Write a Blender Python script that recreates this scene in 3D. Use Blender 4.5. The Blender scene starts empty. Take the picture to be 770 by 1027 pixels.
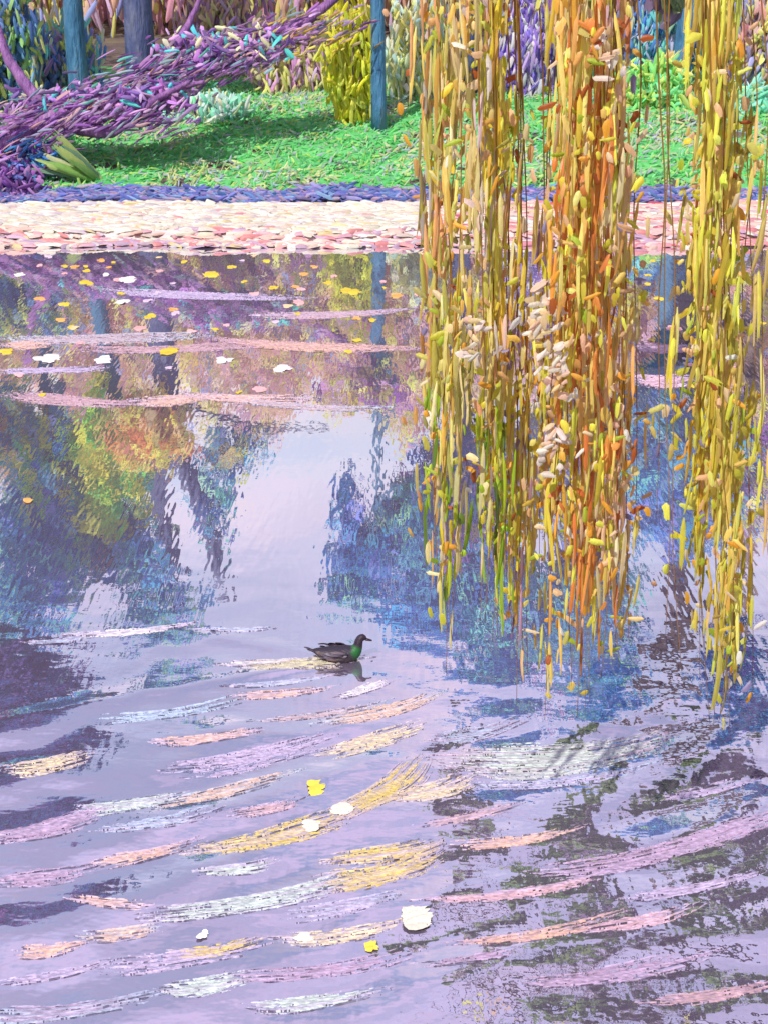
import bpy, bmesh, math, random
import numpy as np
from mathutils import Vector, Matrix

random.seed(7)
rng = np.random.default_rng(11)
scene = bpy.context.scene
C = scene.collection
R = math.radians

# ---------------------------------------------------------------- camera, sky, sun, exposure
H = 6.6                       # eye height above the pond
PITCH = R(23.6)
FPX, IW, IH = 1400.0, 770.0, 1027.0
cam_d = bpy.data.cameras.new('camera')
cam_d.sensor_fit = 'VERTICAL'
cam_d.sensor_height = 24.0
cam_d.sensor_width = 18.0
cam_d.lens = 24.0 * FPX / IH
cam_d.clip_end = 2000.0
cam = bpy.data.objects.new('camera', cam_d)
C.objects.link(cam)
cam.location = (0, 0, H)
cam.rotation_euler = (math.pi / 2 - PITCH, 0, 0)
scene.camera = cam

SUN_EL, SUN_AZ = R(50), R(212)          # sun behind the viewer's left shoulder
sd = Vector((math.sin(SUN_AZ) * math.cos(SUN_EL), math.cos(SUN_AZ) * math.cos(SUN_EL), math.sin(SUN_EL)))
sl = bpy.data.lights.new('sun', 'SUN')
sl.energy = 4.2
sl.angle = R(0.6)
sl.color = (1.0, 0.95, 0.87)
so = bpy.data.objects.new('sun', sl)
C.objects.link(so)
so.rotation_euler = sd.to_track_quat('Z', 'Y').to_euler()

world = bpy.data.worlds.new('World')
scene.world = world
world.use_nodes = True
wt = world.node_tree
wt.nodes.clear()
wo = wt.nodes.new('ShaderNodeOutputWorld')
bg = wt.nodes.new('ShaderNodeBackground')
bg.inputs['Strength'].default_value = 0.15
sky = wt.nodes.new('ShaderNodeTexSky')
sky.sky_type = 'NISHITA'
sky.sun_disc = False
sky.sun_elevation = SUN_EL
sky.sun_rotation = SUN_AZ
sky.dust_density = 2.0
tc = wt.nodes.new('ShaderNodeTexCoord')
mp = wt.nodes.new('ShaderNodeMapping')
mp.inputs['Scale'].default_value = (2.2, 2.2, 5.0)
nz = wt.nodes.new('ShaderNodeTexNoise')
nz.inputs['Scale'].default_value = 1.6
nz.inputs['Detail'].default_value = 6
cr = wt.nodes.new('ShaderNodeValToRGB')
cr.color_ramp.elements[0].position = 0.30
cr.color_ramp.elements[0].color = (0.35, 0.35, 0.35, 1)
cr.color_ramp.elements[1].position = 0.62
cr.color_ramp.elements[1].color = (1, 1, 1, 1)
sep = wt.nodes.new('ShaderNodeSeparateXYZ')
cl = wt.nodes.new('ShaderNodeValToRGB')       # added cloud layer, brightened for fill light: milky low down, lilac higher up
e = cl.color_ramp.elements
e[0].position = 0.30; e[0].color = (5.5, 5.4, 5.7, 1)
e[1].position = 0.62; e[1].color = (4.4, 3.8, 5.7, 1)
e.new(0.48).color = (4.6, 4.4, 5.9, 1)
mix = wt.nodes.new('ShaderNodeMix')
mix.data_type = 'RGBA'
L = wt.links.new
L(tc.outputs['Generated'], mp.inputs['Vector'])
L(mp.outputs['Vector'], nz.inputs['Vector'])
L(nz.outputs['Fac'], cr.inputs['Fac'])
L(tc.outputs['Generated'], sep.inputs[0])
L(sep.outputs['Z'], cl.inputs['Fac'])
L(cr.outputs['Color'], mix.inputs['Factor'])
L(sky.outputs['Color'], mix.inputs['A'])
L(cl.outputs['Color'], mix.inputs['B'])
mp2 = wt.nodes.new('ShaderNodeMapping')
mp2.inputs['Scale'].default_value = (3.0, 3.0, 9.0)
nz2 = wt.nodes.new('ShaderNodeTexNoise')
nz2.inputs['Scale'].default_value = 2.6
nz2.inputs['Detail'].default_value = 5
tint = wt.nodes.new('ShaderNodeValToRGB')
te = tint.color_ramp.elements
te[0].position = 0.34; te[0].color = (0.62, 0.80, 1.0, 1)
te[1].position = 0.70; te[1].color = (1.30, 1.02, 0.86, 1)
te.new(0.47).color = (0.95, 0.95, 1.0, 1)
te.new(0.58).color = (1.08, 0.94, 1.02, 1)
mul = wt.nodes.new('ShaderNodeMix')
mul.data_type = 'RGBA'
mul.blend_type = 'MULTIPLY'
mul.inputs['Factor'].default_value = 0.5
L(tc.outputs['Generated'], mp2.inputs['Vector'])
L(mp2.outputs['Vector'], nz2.inputs['Vector'])
L(nz2.outputs['Fac'], tint.inputs['Fac'])
L(mix.outputs['Result'], mul.inputs['A'])
L(tint.outputs['Color'], mul.inputs['B'])
L(mul.outputs['Result'], bg.inputs['Color'])
L(bg.outputs[0], wo.inputs[0])

scene.view_settings.view_transform = 'Standard'
scene.view_settings.look = 'None'
scene.view_settings.exposure = 0.2
scene.view_settings.gamma = 1.0
scene.view_settings.use_curve_mapping = False
scene.cycles.max_bounces = 6
scene.cycles.glossy_bounces = 3
scene.cycles.diffuse_bounces = 3
scene.cycles.caustics_reflective = False
scene.cycles.caustics_refractive = False

# ---------------------------------------------------------------- helpers
SP, CP = math.sin(PITCH), math.cos(PITCH)

def ray(px, py):
    a = (px - IW / 2) / FPX
    b = -(py - IH / 2) / FPX
    return np.array([a, CP + b * SP, -SP + b * CP])

def on_z(px, py, z=0.0):
    d = ray(px, py)
    t = (z - H) / d[2]
    return np.array([d[0] * t, d[1] * t, z])

def on_y(px, py, y):
    d = ray(px, py)
    t = y / d[1]
    return np.array([d[0] * t, y, H + d[2] * t])

def mir(px, py, y):
    """the real point at depth y whose mirror image in the pond is seen at this pixel"""
    p = on_y(px, py, y)
    return np.array([p[0], y, -p[2]])

def lin(c):
    c = np.asarray(c, float) / 255.0
    return np.where(c <= 0.04045, c / 12.92, ((c + 0.055) / 1.055) ** 2.4)

def smooth(a, b, x):
    t = np.clip((x - a) / (b - a), 0, 1)
    return t * t * (3 - 2 * t)

def tag(o, label=None, cat=None, group=None, kind=None):
    if label: o['label'] = label
    if cat: o['category'] = cat
    if group: o['group'] = group
    if kind: o['kind'] = kind
    return o

def empty(name, loc=(0, 0, 0)):
    o = bpy.data.objects.new(name, None)
    o.location = loc
    o.empty_display_size = 0.2
    C.objects.link(o)
    return o

def raw_mesh(name, V, F, mat, cols=None, smooth_shade=True, parent=None):
    """V (n,3) world coordinates, F list of index arrays of shape (m,k)"""
    me = bpy.data.meshes.new(name)
    V = np.asarray(V, np.float32)
    groups = [np.asarray(f, np.int32) for f in (F if isinstance(F, list) else [F]) if len(f)]
    if parent is not None:
        V = V - np.array(parent.location, np.float32)
    me.vertices.add(len(V))
    me.vertices.foreach_set('co', V.ravel())
    nl = sum(g.size for g in groups)
    npoly = sum(len(g) for g in groups)
    me.loops.add(nl)
    me.polygons.add(npoly)
    me.loops.foreach_set('vertex_index', np.concatenate([g.ravel() for g in groups]))
    starts, off = [], 0
    for g in groups:
        k = g.shape[1]
        starts.append(off + np.arange(len(g)) * k)
        off += g.size
    me.polygons.foreach_set('loop_start', np.concatenate(starts).astype(np.int32))
    me.update(calc_edges=True)
    me.validate()
    if smooth_shade:
        me.polygons.foreach_set('use_smooth', np.ones(len(me.polygons), bool))
    if cols is not None:
        at = me.color_attributes.new('Col', 'FLOAT_COLOR', 'POINT')
        c4 = np.ones((len(V), 4), np.float32)
        c4[:, :3] = cols
        at.data.foreach_set('color', c4.ravel())
    me.materials.append(mat)
    o = bpy.data.objects.new(name, me)
    C.objects.link(o)
    if parent is not None:
        o.parent = parent
    return o

def unit(v):
    return v / np.maximum(np.linalg.norm(v, axis=-1, keepdims=True), 1e-9)

NV = 20
def dabs(Cn, A, N, Ln, W, T, curve=0.15, blunt=1.0, tail=0.45):
    """ridged strokes: 5 rows of 4 vertices, a rounded start and a bristly tail"""
    n = len(Cn)
    A = unit(A); B = unit(np.cross(A, N)); N = unit(np.cross(B, A))
    Ln, W, T = [np.broadcast_to(np.asarray(q, float), (n,)).reshape(n, 1) for q in (Ln, W, T)]
    V = np.zeros((n, 5, 4, 3))
    rows = (-1.0, -0.62, -0.1, 0.45, 1.0)
    wid = (0.42 * blunt + .08, 0.92, 1.0, 0.88, 0.42 * blunt + .05)
    ridge = np.array([-0.5, 0.7, 0.7, -0.5])[None] + rng.normal(0, .45, (n, 4))
    tl = rng.uniform(0, 1, (n, 4)) * tail
    side = rng.normal(0, .10, (n, 4))
    for r in range(5):
        w = wid[r] * (1 + rng.normal(0, .10, (n, 1)))
        bend = rng.normal(0, .10, (n, 1))
        for c in range(4):
            sx = (-1, -.36, .36, 1)[c] * w + bend + side[:, c:c + 1]
            al = rows[r] - (tl[:, c:c + 1] if r == 4 else 0) + (0.22 * abs((-1, -.36, .36, 1)[c]) if r == 0 else 0)
            amp = (0.9, 1.3, 1.0, 0.8, 0.5)[r]
            V[:, r, c] = Cn + A * Ln * al + B * W * sx + N * (T * ridge[:, c:c + 1] * amp - Ln * curve * al * al)
    q = []
    for r in range(4):
        for c in range(3):
            q.append((r * 4 + c, r * 4 + c + 1, r * 4 + c + 5, r * 4 + c + 4))
    o = (np.arange(n) * NV)[:, None, None]
    return V.reshape(-1, 3), [(np.array(q)[None] + o).reshape(-1, 4)]

def pick(pal, n, jit=0.10, w=None, gain=1.3):
    P = np.minimum(np.array([lin(c) for c in pal]) * gain, .8)
    if w is not None:
        w = np.array(w, float); w = w / w.sum()
    i = rng.choice(len(P), n, p=w)
    return np.clip(P[i] * (1 + rng.normal(0, jit, (n, 1))) * (1 + rng.normal(0, jit * 0.4, (n, 3))), 0.005, 0.95)

def tube(pts, rad, seg=8, wob=0.0):
    pts = np.asarray(pts, float); rad = np.asarray(rad, float)
    n = len(pts)
    T = unit(np.gradient(pts, axis=0))
    up = np.array([0.0, 0.0, 1.0]) if abs(T[0][2]) < 0.9 else np.array([1.0, 0, 0])
    V = []
    u = np.cross(T[0], up); u /= np.linalg.norm(u)
    for i in range(n):
        u = u - T[i] * np.dot(u, T[i]); u /= np.linalg.norm(u)
        v = np.cross(T[i], u)
        a = np.linspace(0, 2 * math.pi, seg, endpoint=False)
        rr = rad[i] * (1 + wob * rng.normal(0, 1, seg))
        V.append(pts[i] + (np.cos(a) * rr)[:, None] * u + (np.sin(a) * rr)[:, None] * v)
    V = np.concatenate(V + [pts[:1], pts[-1:]])
    F = []
    for i in range(n - 1):
        for k in range(seg):
            F.append((i * seg + k, i * seg + (k + 1) % seg, (i + 1) * seg + (k + 1) % seg, (i + 1) * seg + k))
    T3 = []
    for k in range(seg):
        T3.append((n * seg, (k + 1) % seg, k))
        T3.append((n * seg + 1, (n - 1) * seg + k, (n - 1) * seg + (k + 1) % seg))
    return V, [np.array(F), np.array(T3)]

def merge(parts):
    """parts: list of (V, [F..], cols or None)"""
    Vs, Fs, Cs, off = [], {}, [], 0
    for V, F, c in parts:
        Vs.append(V)
        for f in F:
            f = np.asarray(f)
            if f.size:
                Fs.setdefault(f.shape[1], []).append(f + off)
        Cs.append(np.broadcast_to(np.asarray(c, float), (len(V), 3)))
        off += len(V)
    return np.concatenate(Vs), [np.concatenate(f) for f in Fs.values()], np.concatenate(Cs)

def curve_pts(ctrl, n=14):
    """Catmull-Rom through control points"""
    P = np.asarray(ctrl, float)
    P = np.vstack([2 * P[0] - P[1], P, 2 * P[-1] - P[-2]])
    out = []
    m = len(P) - 3
    for i in range(m):
        for t in np.linspace(0, 1, max(2, n // m), endpoint=False):
            a, b, c, d = P[i:i + 4]
            out.append(0.5 * ((2 * b) + (-a + c) * t + (2 * a - 5 * b + 4 * c - d) * t * t + (-a + 3 * b - 3 * c + d) * t ** 3))
    out.append(P[-2])
    return np.array(out)

# ---------------------------------------------------------------- materials
def new_mat(name):
    m = bpy.data.materials.new(name)
    m.use_nodes = True
    nt = m.node_tree
    return m, nt, nt.nodes['Principled BSDF']

def dab_mat(name, rough=0.5, bump=0.25, scale=60.0, stretch=(1, 1, 0.25), spec=0.4, trans=0.0):
    """colour comes from each leaf or stroke; a bristly relief gives it a hand-laid surface"""
    m, nt, b = new_mat(name)
    a = nt.nodes.new('ShaderNodeAttribute'); a.attribute_name = 'Col'
    t = nt.nodes.new('ShaderNodeTexCoord')
    mpn = nt.nodes.new('ShaderNodeMapping'); mpn.inputs['Scale'].default_value = stretch
    n = nt.nodes.new('ShaderNodeTexNoise'); n.inputs['Scale'].default_value = scale; n.inputs['Detail'].default_value = 4
    bp = nt.nodes.new('ShaderNodeBump'); bp.inputs['Strength'].default_value = bump; bp.inputs['Distance'].default_value = 0.02
    hs = nt.nodes.new('ShaderNodeHueSaturation')
    mr = nt.nodes.new('ShaderNodeMapRange')
    mr.inputs['To Min'].default_value = 0.80; mr.inputs['To Max'].default_value = 1.28
    l = nt.links.new
    l(t.outputs['Object'], mpn.inputs[0]); l(mpn.outputs[0], n.inputs['Vector'])
    l(n.outputs['Fac'], bp.inputs['Height']); l(bp.outputs[0], b.inputs['Normal'])
    l(n.outputs['Fac'], mr.inputs['Value']); l(mr.outputs[0], hs.inputs['Value'])
    l(a.outputs['Color'], hs.inputs['Color']); l(hs.outputs[0], b.inputs['Base Color'])
    b.inputs['Roughness'].default_value = rough
    b.inputs['Specular IOR Level'].default_value = spec
    if trans > 0:
        tr = nt.nodes.new('ShaderNodeBsdfTranslucent')
        ms = nt.nodes.new('ShaderNodeMixShader'); ms.inputs[0].default_value = trans
        l(hs.outputs[0], tr.inputs['Color'])
        l(b.outputs[0], ms.inputs[1]); l(tr.outputs[0], ms.inputs[2])
        l(ms.outputs[0], nt.nodes['Material Output'].inputs['Surface'])
    return m

def mottle_mat(name, cols, scale=3.0, stretch=(1, 1, 1), rough=0.7, bump=0.4, fine=30.0, dist=0.05):
    m, nt, b = new_mat(name)
    t = nt.nodes.new('ShaderNodeTexCoord')
    mpn = nt.nodes.new('ShaderNodeMapping'); mpn.inputs['Scale'].default_value = stretch
    n = nt.nodes.new('ShaderNodeTexNoise'); n.inputs['Scale'].default_value = scale; n.inputs['Detail'].default_value = 7
    n.inputs['Roughness'].default_value = 0.65
    r = nt.nodes.new('ShaderNodeValToRGB')
    el = r.color_ramp.elements
    k = len(cols)
    pos = [0.30 + 0.42 * i / (k - 1) for i in range(k)]
    el[0].position = pos[0]; el[0].color = (*lin(cols[0]), 1)
    el[1].position = pos[-1]; el[1].color = (*lin(cols[-1]), 1)
    for i in range(1, k - 1):
        el.new(pos[i]).color = (*lin(cols[i]), 1)
    n2 = nt.nodes.new('ShaderNodeTexNoise'); n2.inputs['Scale'].default_value = fine; n2.inputs['Detail'].default_value = 4
    bp = nt.nodes.new('ShaderNodeBump'); bp.inputs['Strength'].default_value = bump; bp.inputs['Distance'].default_value = dist
    l = nt.links.new
    l(t.outputs['Object'], mpn.inputs[0]); l(mpn.outputs[0], n.inputs['Vector']); l(mpn.outputs[0], n2.inputs['Vector'])
    l(n.outputs['Fac'], r.inputs['Fac']); l(r.outputs[0], b.inputs['Base Color'])
    l(n2.outputs['Fac'], bp.inputs['Height']); l(bp.outputs[0], b.inputs['Normal'])
    b.inputs['Roughness'].default_value = rough
    return m

M_leaf = dab_mat('willow_leaf', rough=0.42, bump=0.35, scale=45, spec=0.45, trans=0.45)
M_far = dab_mat('far_foliage', rough=0.6, bump=0.5, scale=9, spec=0.3, trans=0.45)
M_litter = dab_mat('fallen_petals', rough=0.5, bump=0.5, scale=25, stretch=(0.4, 1, 1))
M_grass = dab_mat('grass_blades', rough=0.55, bump=0.4, scale=14, trans=0.35)
M_ripple_paint = dab_mat('painted_reflection', rough=0.45, bump=0.6, scale=40, stretch=(0.25, 1.2, 1))  # colour for ripple strokes that stand in for reflected light
nt = M_ripple_paint.node_tree
pr_ = nt.nodes['Principled BSDF']
tp = nt.nodes.new('ShaderNodeBsdfTransparent')
fm = nt.nodes.new('ShaderNodeMixShader')
fn = nt.nodes.new('ShaderNodeTexNoise'); fn.inputs['Scale'].default_value = 55; fn.inputs['Detail'].default_value = 3
fmap = nt.nodes.new('ShaderNodeMapping'); fmap.inputs['Scale'].default_value = (.35, 1, 1)
fc = nt.nodes.new('ShaderNodeTexCoord')
frng = nt.nodes.new('ShaderNodeMapRange')
frng.inputs['From Min'].default_value = .35; frng.inputs['From Max'].default_value = .65
frng.inputs['To Min'].default_value = .55; frng.inputs['To Max'].default_value = .05
nt.links.new(fc.outputs['Object'], fmap.inputs[0]); nt.links.new(fmap.outputs[0], fn.inputs['Vector'])
nt.links.new(fn.outputs['Fac'], frng.inputs['Value']); nt.links.new(frng.outputs[0], fm.inputs[0])
nt.links.new(pr_.outputs[0], fm.inputs[1]); nt.links.new(tp.outputs[0], fm.inputs[2])
nt.links.new(fm.outputs[0], nt.nodes['Material Output'].inputs['Surface'])
M_float = dab_mat('floating_leaf', rough=0.4, bump=0.4, scale=30)
M_duck = dab_mat('plumage', rough=0.5, bump=0.35, scale=70, stretch=(0.5, 1, 1))
M_ground = mottle_mat('earth', [(70, 60, 62), (96, 84, 78), (112, 104, 72)], 1.2)
M_lawn = mottle_mat('lawn', [(60, 140, 76), (76, 168, 88), (100, 180, 106), (150, 186, 104)], 0.8, (0.5, 1.6, 1), fine=12)
M_path = mottle_mat('path', [(196, 150, 158), (216, 190, 186), (228, 216, 206)], 1.4, (0.5, 1.4, 1), fine=10, bump=0.6)
M_bed = mottle_mat('pond_bed', [(40, 36, 48), (60, 54, 60)], 0.5)
M_stone = mottle_mat('pale_stone', [(190, 176, 170), (224, 214, 200)], 4)

def bark(name, a, b, c):
    return mottle_mat(name, [a, b, c], 2.2, (1.6, 1.6, 0.35), rough=0.65, bump=0.8, fine=7, dist=0.12)
B_purple = bark('violet_bark', (84, 54, 104), (130, 84, 142), (164, 128, 170))
B_blue = bark('blue_bark', (40, 84, 126), (66, 120, 156), (120, 132, 156))
B_brown = bark('brown_bark', (86, 70, 72), (126, 104, 96), (156, 134, 134))
B_slate = bark('slate_bark', (46, 60, 104), (74, 84, 124), (104, 108, 130))
B_willow = bark('willow_bark', (52, 44, 52), (84, 66, 64), (110, 92, 78))

# water: dark body under a bright mirror
m, nt, b = new_mat('pond_water')
nt.nodes.remove(b)
out = nt.nodes['Material Output']
dif = nt.nodes.new('ShaderNodeBsdfDiffuse'); dif.inputs['Color'].default_value = (*lin((136, 124, 150)), 1)
glo = nt.nodes.new('ShaderNodeBsdfGlossy'); glo.inputs['Roughness'].default_value = 0.015
glo.inputs['Color'].default_value = (1, 1, 1, 1)
fr = nt.nodes.new('ShaderNodeFresnel'); fr.inputs['IOR'].default_value = 1.7
mr = nt.nodes.new('ShaderNodeMapRange')
mr.inputs['To Min'].default_value = 0.72; mr.inputs['To Max'].default_value = 1.0
mx = nt.nodes.new('ShaderNodeMixShader')
t = nt.nodes.new('ShaderNodeTexCoord')
def nnoise(scale, st, det):
    q = nt.nodes.new('ShaderNodeMapping'); q.inputs['Scale'].default_value = st
    n = nt.nodes.new('ShaderNodeTexNoise'); n.inputs['Scale'].default_value = scale; n.inputs['Detail'].default_value = det
    nt.links.new(t.outputs['Object'], q.inputs[0]); nt.links.new(q.outputs[0], n.inputs['Vector'])
    return n
sepw = nt.nodes.new('ShaderNodeSeparateXYZ'); nt.links.new(t.outputs['Object'], sepw.inputs[0])
def ramp(a, b_, lo, hi):
    q = nt.nodes.new('ShaderNodeMapRange'); q.interpolation_type = 'SMOOTHSTEP'
    q.inputs['From Min'].default_value = a; q.inputs['From Max'].default_value = b_
    q.inputs['To Min'].default_value = lo; q.inputs['To Max'].default_value = hi
    nt.links.new(sepw.outputs['Y'], q.inputs['Value']); return q
n1 = nnoise(4.5, (0.9, 1.6, 1), 2)                       # near ripples, fading out towards the still far water
b1 = nt.nodes.new('ShaderNodeBump'); b1.inputs['Distance'].default_value = 0.03
nt.links.new(ramp(8.5, 13.5, 0.12, 0.012).outputs[0], b1.inputs['Strength'])
n2 = nnoise(6.0, (1.9, 0.40, 1), 1)                      # wind drawn streaks running towards the viewer
b2 = nt.nodes.new('ShaderNodeBump'); b2.inputs['Distance'].default_value = 0.03
nt.links.new(ramp(9, 14, 0.05, 0.055).outputs[0], b2.inputs['Strength'])
n3 = nnoise(30.0, (0.75, 0.6, 1), 2)                      # fine shiver that draws reflections out
b3 = nt.nodes.new('ShaderNodeBump'); b3.inputs['Distance'].default_value = 0.006; nt.links.new(ramp(8, 14, 0.07, 0.018).outputs[0], b3.inputs['Strength'])
l = nt.links.new
l(n3.outputs['Fac'], b3.inputs['Height']); l(b3.outputs[0], b2.inputs['Normal'])
l(n1.outputs['Fac'], b1.inputs['Height']); l(n2.outputs['Fac'], b2.inputs['Height']); l(b1.outputs[0], b3.inputs['Normal'])
l(b2.outputs[0], glo.inputs['Normal'])
l(fr.outputs[0], mr.inputs['Value']); l(mr.outputs[0], mx.inputs[0])
l(dif.outputs[0], mx.inputs[1]); l(glo.outputs[0], mx.inputs[2]); l(mx.outputs[0], out.inputs['Surface'])
M_water = m

# ---------------------------------------------------------------- ground
def shore(x):
    return 29.4 + 0.10 * np.sin(x * 0.9) + 0.07 * np.sin(x * 2.3 + 1)

def terrain(x, y):
    x = np.asarray(x, float); y = np.asarray(y, float)
    s = shore(x)
    far = smooth(s - 0.45, s + 0.15, y) * 0.80 - 0.6
    far = far + np.clip(y - 33.0, 0, 6.5) * 0.20 + np.clip(y - 39.5, 0, 60) * 0.05
    rl = 5.9 + 9 * smooth(15, 24, y)
    right = smooth(rl, rl + 2.2, x) * 1.3 - 0.6 + np.clip(x - rl - 2.2, 0, 20) * 0.04
    left = smooth(12.5, 15, -x) * 1.2 - 0.6
    near = smooth(2.5, -3.0, y) * 5.6 - 0.6
    return np.maximum.reduce([far, right, left, near]) + 0.02 * np.sin(x * 1.3) * np.sin(y * 0.9)

def grid(xs, ys, zf):
    X, Y = np.meshgrid(xs, ys)
    Z = zf(X, Y)
    V = np.stack([X, Y, Z], -1).reshape(-1, 3)
    nx, ny = len(xs), len(ys)
    i = np.arange(nx - 1)[None] + (np.arange(ny - 1) * nx)[:, None]
    F = np.stack([i, i + 1, i + nx + 1, i + nx], -1).reshape(-1, 4)
    return V, [F]

xs = np.concatenate([[-900, -300, -120, -60, -40], np.arange(-26, 26.01, 0.4), [40, 60, 120, 300, 900]])
ys = np.concatenate([[-600, -200, -60, -20, -10], np.arange(-6, 27.9, 0.5), np.arange(28, 30.4, 0.1), np.arange(30.5, 62, 0.5), [70, 90, 130, 300, 900]])
V, F = grid(xs, ys, terrain)
tag(raw_mesh('ground', V, F, M_ground), kind='structure')

V, F = grid(np.arange(-22, 22.01, 0.25), np.arange(33.0, 46.01, 0.25), lambda x, y: terrain(x, y) + 0.03 + 0.05 * np.sin(x * 2.1 + y) * np.sin(y * 3.0))
tag(raw_mesh('lawn', V, F, M_lawn), kind='structure')
V, F = grid(np.arange(-18, 18.01, 0.2), np.arange(0, 1.001, 0.05), lambda x, y: x * 0)
V[:, 1] = shore(V[:, 0]) - 0.10 + V[:, 1] * 3.1
V[:, 2] = terrain(V[:, 0], V[:, 1]) + 0.02
tag(raw_mesh('path', V, F, M_path), kind='structure')

# ---------------------------------------------------------------- water with real ripples
duck_p = on_z(341, 661)
def water_z(x, y):
    z = np.zeros_like(x)
    r2 = np.random.default_rng(3)
    near = smooth(12.0, 8.8, y)
    for k in range(16):                                  # crests running down to the left, the duck's old wake
        th = R(24) + r2.normal(0, 0.16)
        lam = r2.uniform(0.45, 1.3)
        kx, ky = -math.sin(th) * 2 * math.pi / lam, math.cos(th) * 2 * math.pi / lam
        env = 0.5 + 0.5 * np.sin(x * r2.uniform(0.3, 0.9) + y * r2.uniform(0.5, 1.2) + r2.uniform(0, 6))
        z += 0.0040 * lam * near * env * np.sin(kx * x + ky * y + r2.uniform(0, 6) + 0.6 * np.sin(x * 0.7 + k))
    for k in range(22):                                  # small chop everywhere
        th = r2.normal(0, 0.45)
        lam = r2.uniform(0.25, 0.8)
        kx, ky = -math.sin(th) * 2 * math.pi / lam, math.cos(th) * 2 * math.pi / lam
        z += 0.00085 * smooth(15, 9, y) * lam * np.sin(kx * x + ky * y + r2.uniform(0, 6))
    dx, dy = x - duck_p[0], y - duck_p[1]
    back = np.clip(-dx, 0, 6)
    for sgn in (1, -1):                                  # the v of the wake
        d = dy * sgn - back * 0.36
        z += (0.004 if sgn > 0 else 0.014) * np.exp(-(d / 0.10) ** 2) * np.exp(-back / 2.2) * smooth(-0.15, 0.15, -dx)
    return z

wx = np.concatenate([[-200, -60, -20, -14], np.arange(-9.5, 9.51, 0.055), [14, 20, 60, 200]])
wy = np.concatenate([[-100, -20, -4, 2], np.arange(5, 30.2, 0.04)])
V, F = grid(wx, wy, lambda x, y: np.where((np.abs(x) < 9.6) & (y > 4.9), water_z(x, y), 0.0))
tag(raw_mesh('water', V, F, M_water), kind='structure')

# ---------------------------------------------------------------- far bank: stuff
def scatter_flat(x0, x1, y0, y1, n, zf, lift=0.03):
    x = rng.uniform(x0, x1, n); y = rng.uniform(y0, y1, n)
    return np.stack([x, y, zf(x, y) + lift], -1)

# pale petals and fallen leaves on the path
n = 7500
P = np.stack([rng.uniform(-13, 13, n), np.zeros(n), np.zeros(n)], -1)
P[:, 1] = shore(P[:, 0]) - 0.48 + 3.43 * rng.uniform(0, 1, n)
P[:, 2] = np.maximum(terrain(P[:, 0], P[:, 1]), 0) + 0.04
ang = rng.normal(0, 0.35, n)
A = np.stack([np.cos(ang), np.sin(ang), rng.normal(0, 0.08, n)], -1)
N = np.stack([rng.normal(0, 0.2, n), rng.normal(-0.35, 0.25, n), np.ones(n)], -1)
right_pink = rng.uniform(0, 1, n) < np.where(P[:, 0] > 1.2, 0.50, 0.03)
low = (P[:, 1] - shore(P[:, 0])) < 0.15
cols = pick([(236, 229, 212), (230, 220, 200), (240, 235, 226), (224, 206, 192), (228, 208, 156), (208, 198, 204)], n, 0.06, [5, 4, 4, 1.4, 1, 1.5], gain=.64)
pk = pick([(232, 176, 172), (222, 150, 160), (238, 200, 190), (214, 96, 120)], n, 0.06, [4, 3, 4, 0.7], gain=.64)
cols = np.where(right_pink[:, None], pk, cols)
lp = pick([(206, 160, 170), (214, 140, 140), (226, 190, 176), (190, 160, 184)], n, 0.06, gain=.75)
cols = np.where((low & (rng.uniform(0, 1, n) < 0.6))[:, None], lp, cols)
V, F = dabs(P, A, N, rng.uniform(0.10, 0.42, n), rng.uniform(0.03, 0.09, n), rng.uniform(0.02, 0.05, n))
tag(raw_mesh('fallen_petals', V, F, M_litter, np.repeat(cols, NV, 0)),
    'thick scatter of cream and pink petals and fallen leaves along the bank path', 'petals', kind='stuff')

# ground cover between path and lawn, its violet-blue painted in as shade
n = 5000
P = scatter_flat(-14, 14, 32.45, 33.4, n, terrain, 0.0)
hh = rng.uniform(0.03, 0.15, n) * (1 + .5 * np.sin(P[:, 0] * 1.7) * np.sin(P[:, 0] * .6))
P[:, 2] += hh
A = np.stack([np.ones(n), rng.normal(0, 0.4, n), rng.normal(0, 0.35, n)], -1)
N = np.stack([rng.normal(0, 0.4, n), -np.ones(n), rng.uniform(0.1, 0.9, n)], -1)
cols = pick([(96, 104, 166), (112, 118, 180), (126, 116, 164), (144, 138, 184), (88, 116, 166), (170, 150, 170), (120, 150, 180)], n)
V, F = dabs(P, A, N, rng.uniform(0.08, 0.30, n), rng.uniform(0.02, 0.05, n), 0.02)
tag(raw_mesh('shade_ground_cover', V, F, M_far, np.repeat(cols, NV, 0)),
    'low band of ground cover coloured violet blue as painted shade between pale path and lawn', 'ground cover', kind='stuff')

# grass dabs
n = 22000
P = scatter_flat(-14, 14, 33.4, 43.5, n, terrain, 0.08)
A = np.stack([rng.normal(.6, .5, n), rng.normal(0, 0.5, n), rng.normal(0.3, 0.5, n)], -1)
N = np.stack([rng.normal(0, 0.3, n), -0.7 * np.ones(n), rng.uniform(0.3, 1.2, n)], -1)
cols = pick([(84, 180, 92), (100, 190, 104), (124, 196, 126), (112, 184, 130), (160, 196, 104), (170, 184, 150), (156, 168, 170), (84, 168, 110)], n, 0.08, [4, 6, 6, 5, 4, 3, 2, 2], gain=1.15)
pat = np.sin(P[:, 0] * .9 + P[:, 1] * .7) + np.sin(P[:, 0] * .37 - P[:, 1] * 1.1 + 2)
alt = pick([(176, 190, 120), (170, 176, 150), (160, 170, 186), (190, 190, 140)], n, .08, gain=1.2)
cols = np.where(((pat > .2) & (rng.uniform(0, 1, n) < .6))[:, None], alt, cols)
V, F = dabs(P, A, N, rng.uniform(0.05, 0.22, n), rng.uniform(0.012, 0.035, n), 0.015)
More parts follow.
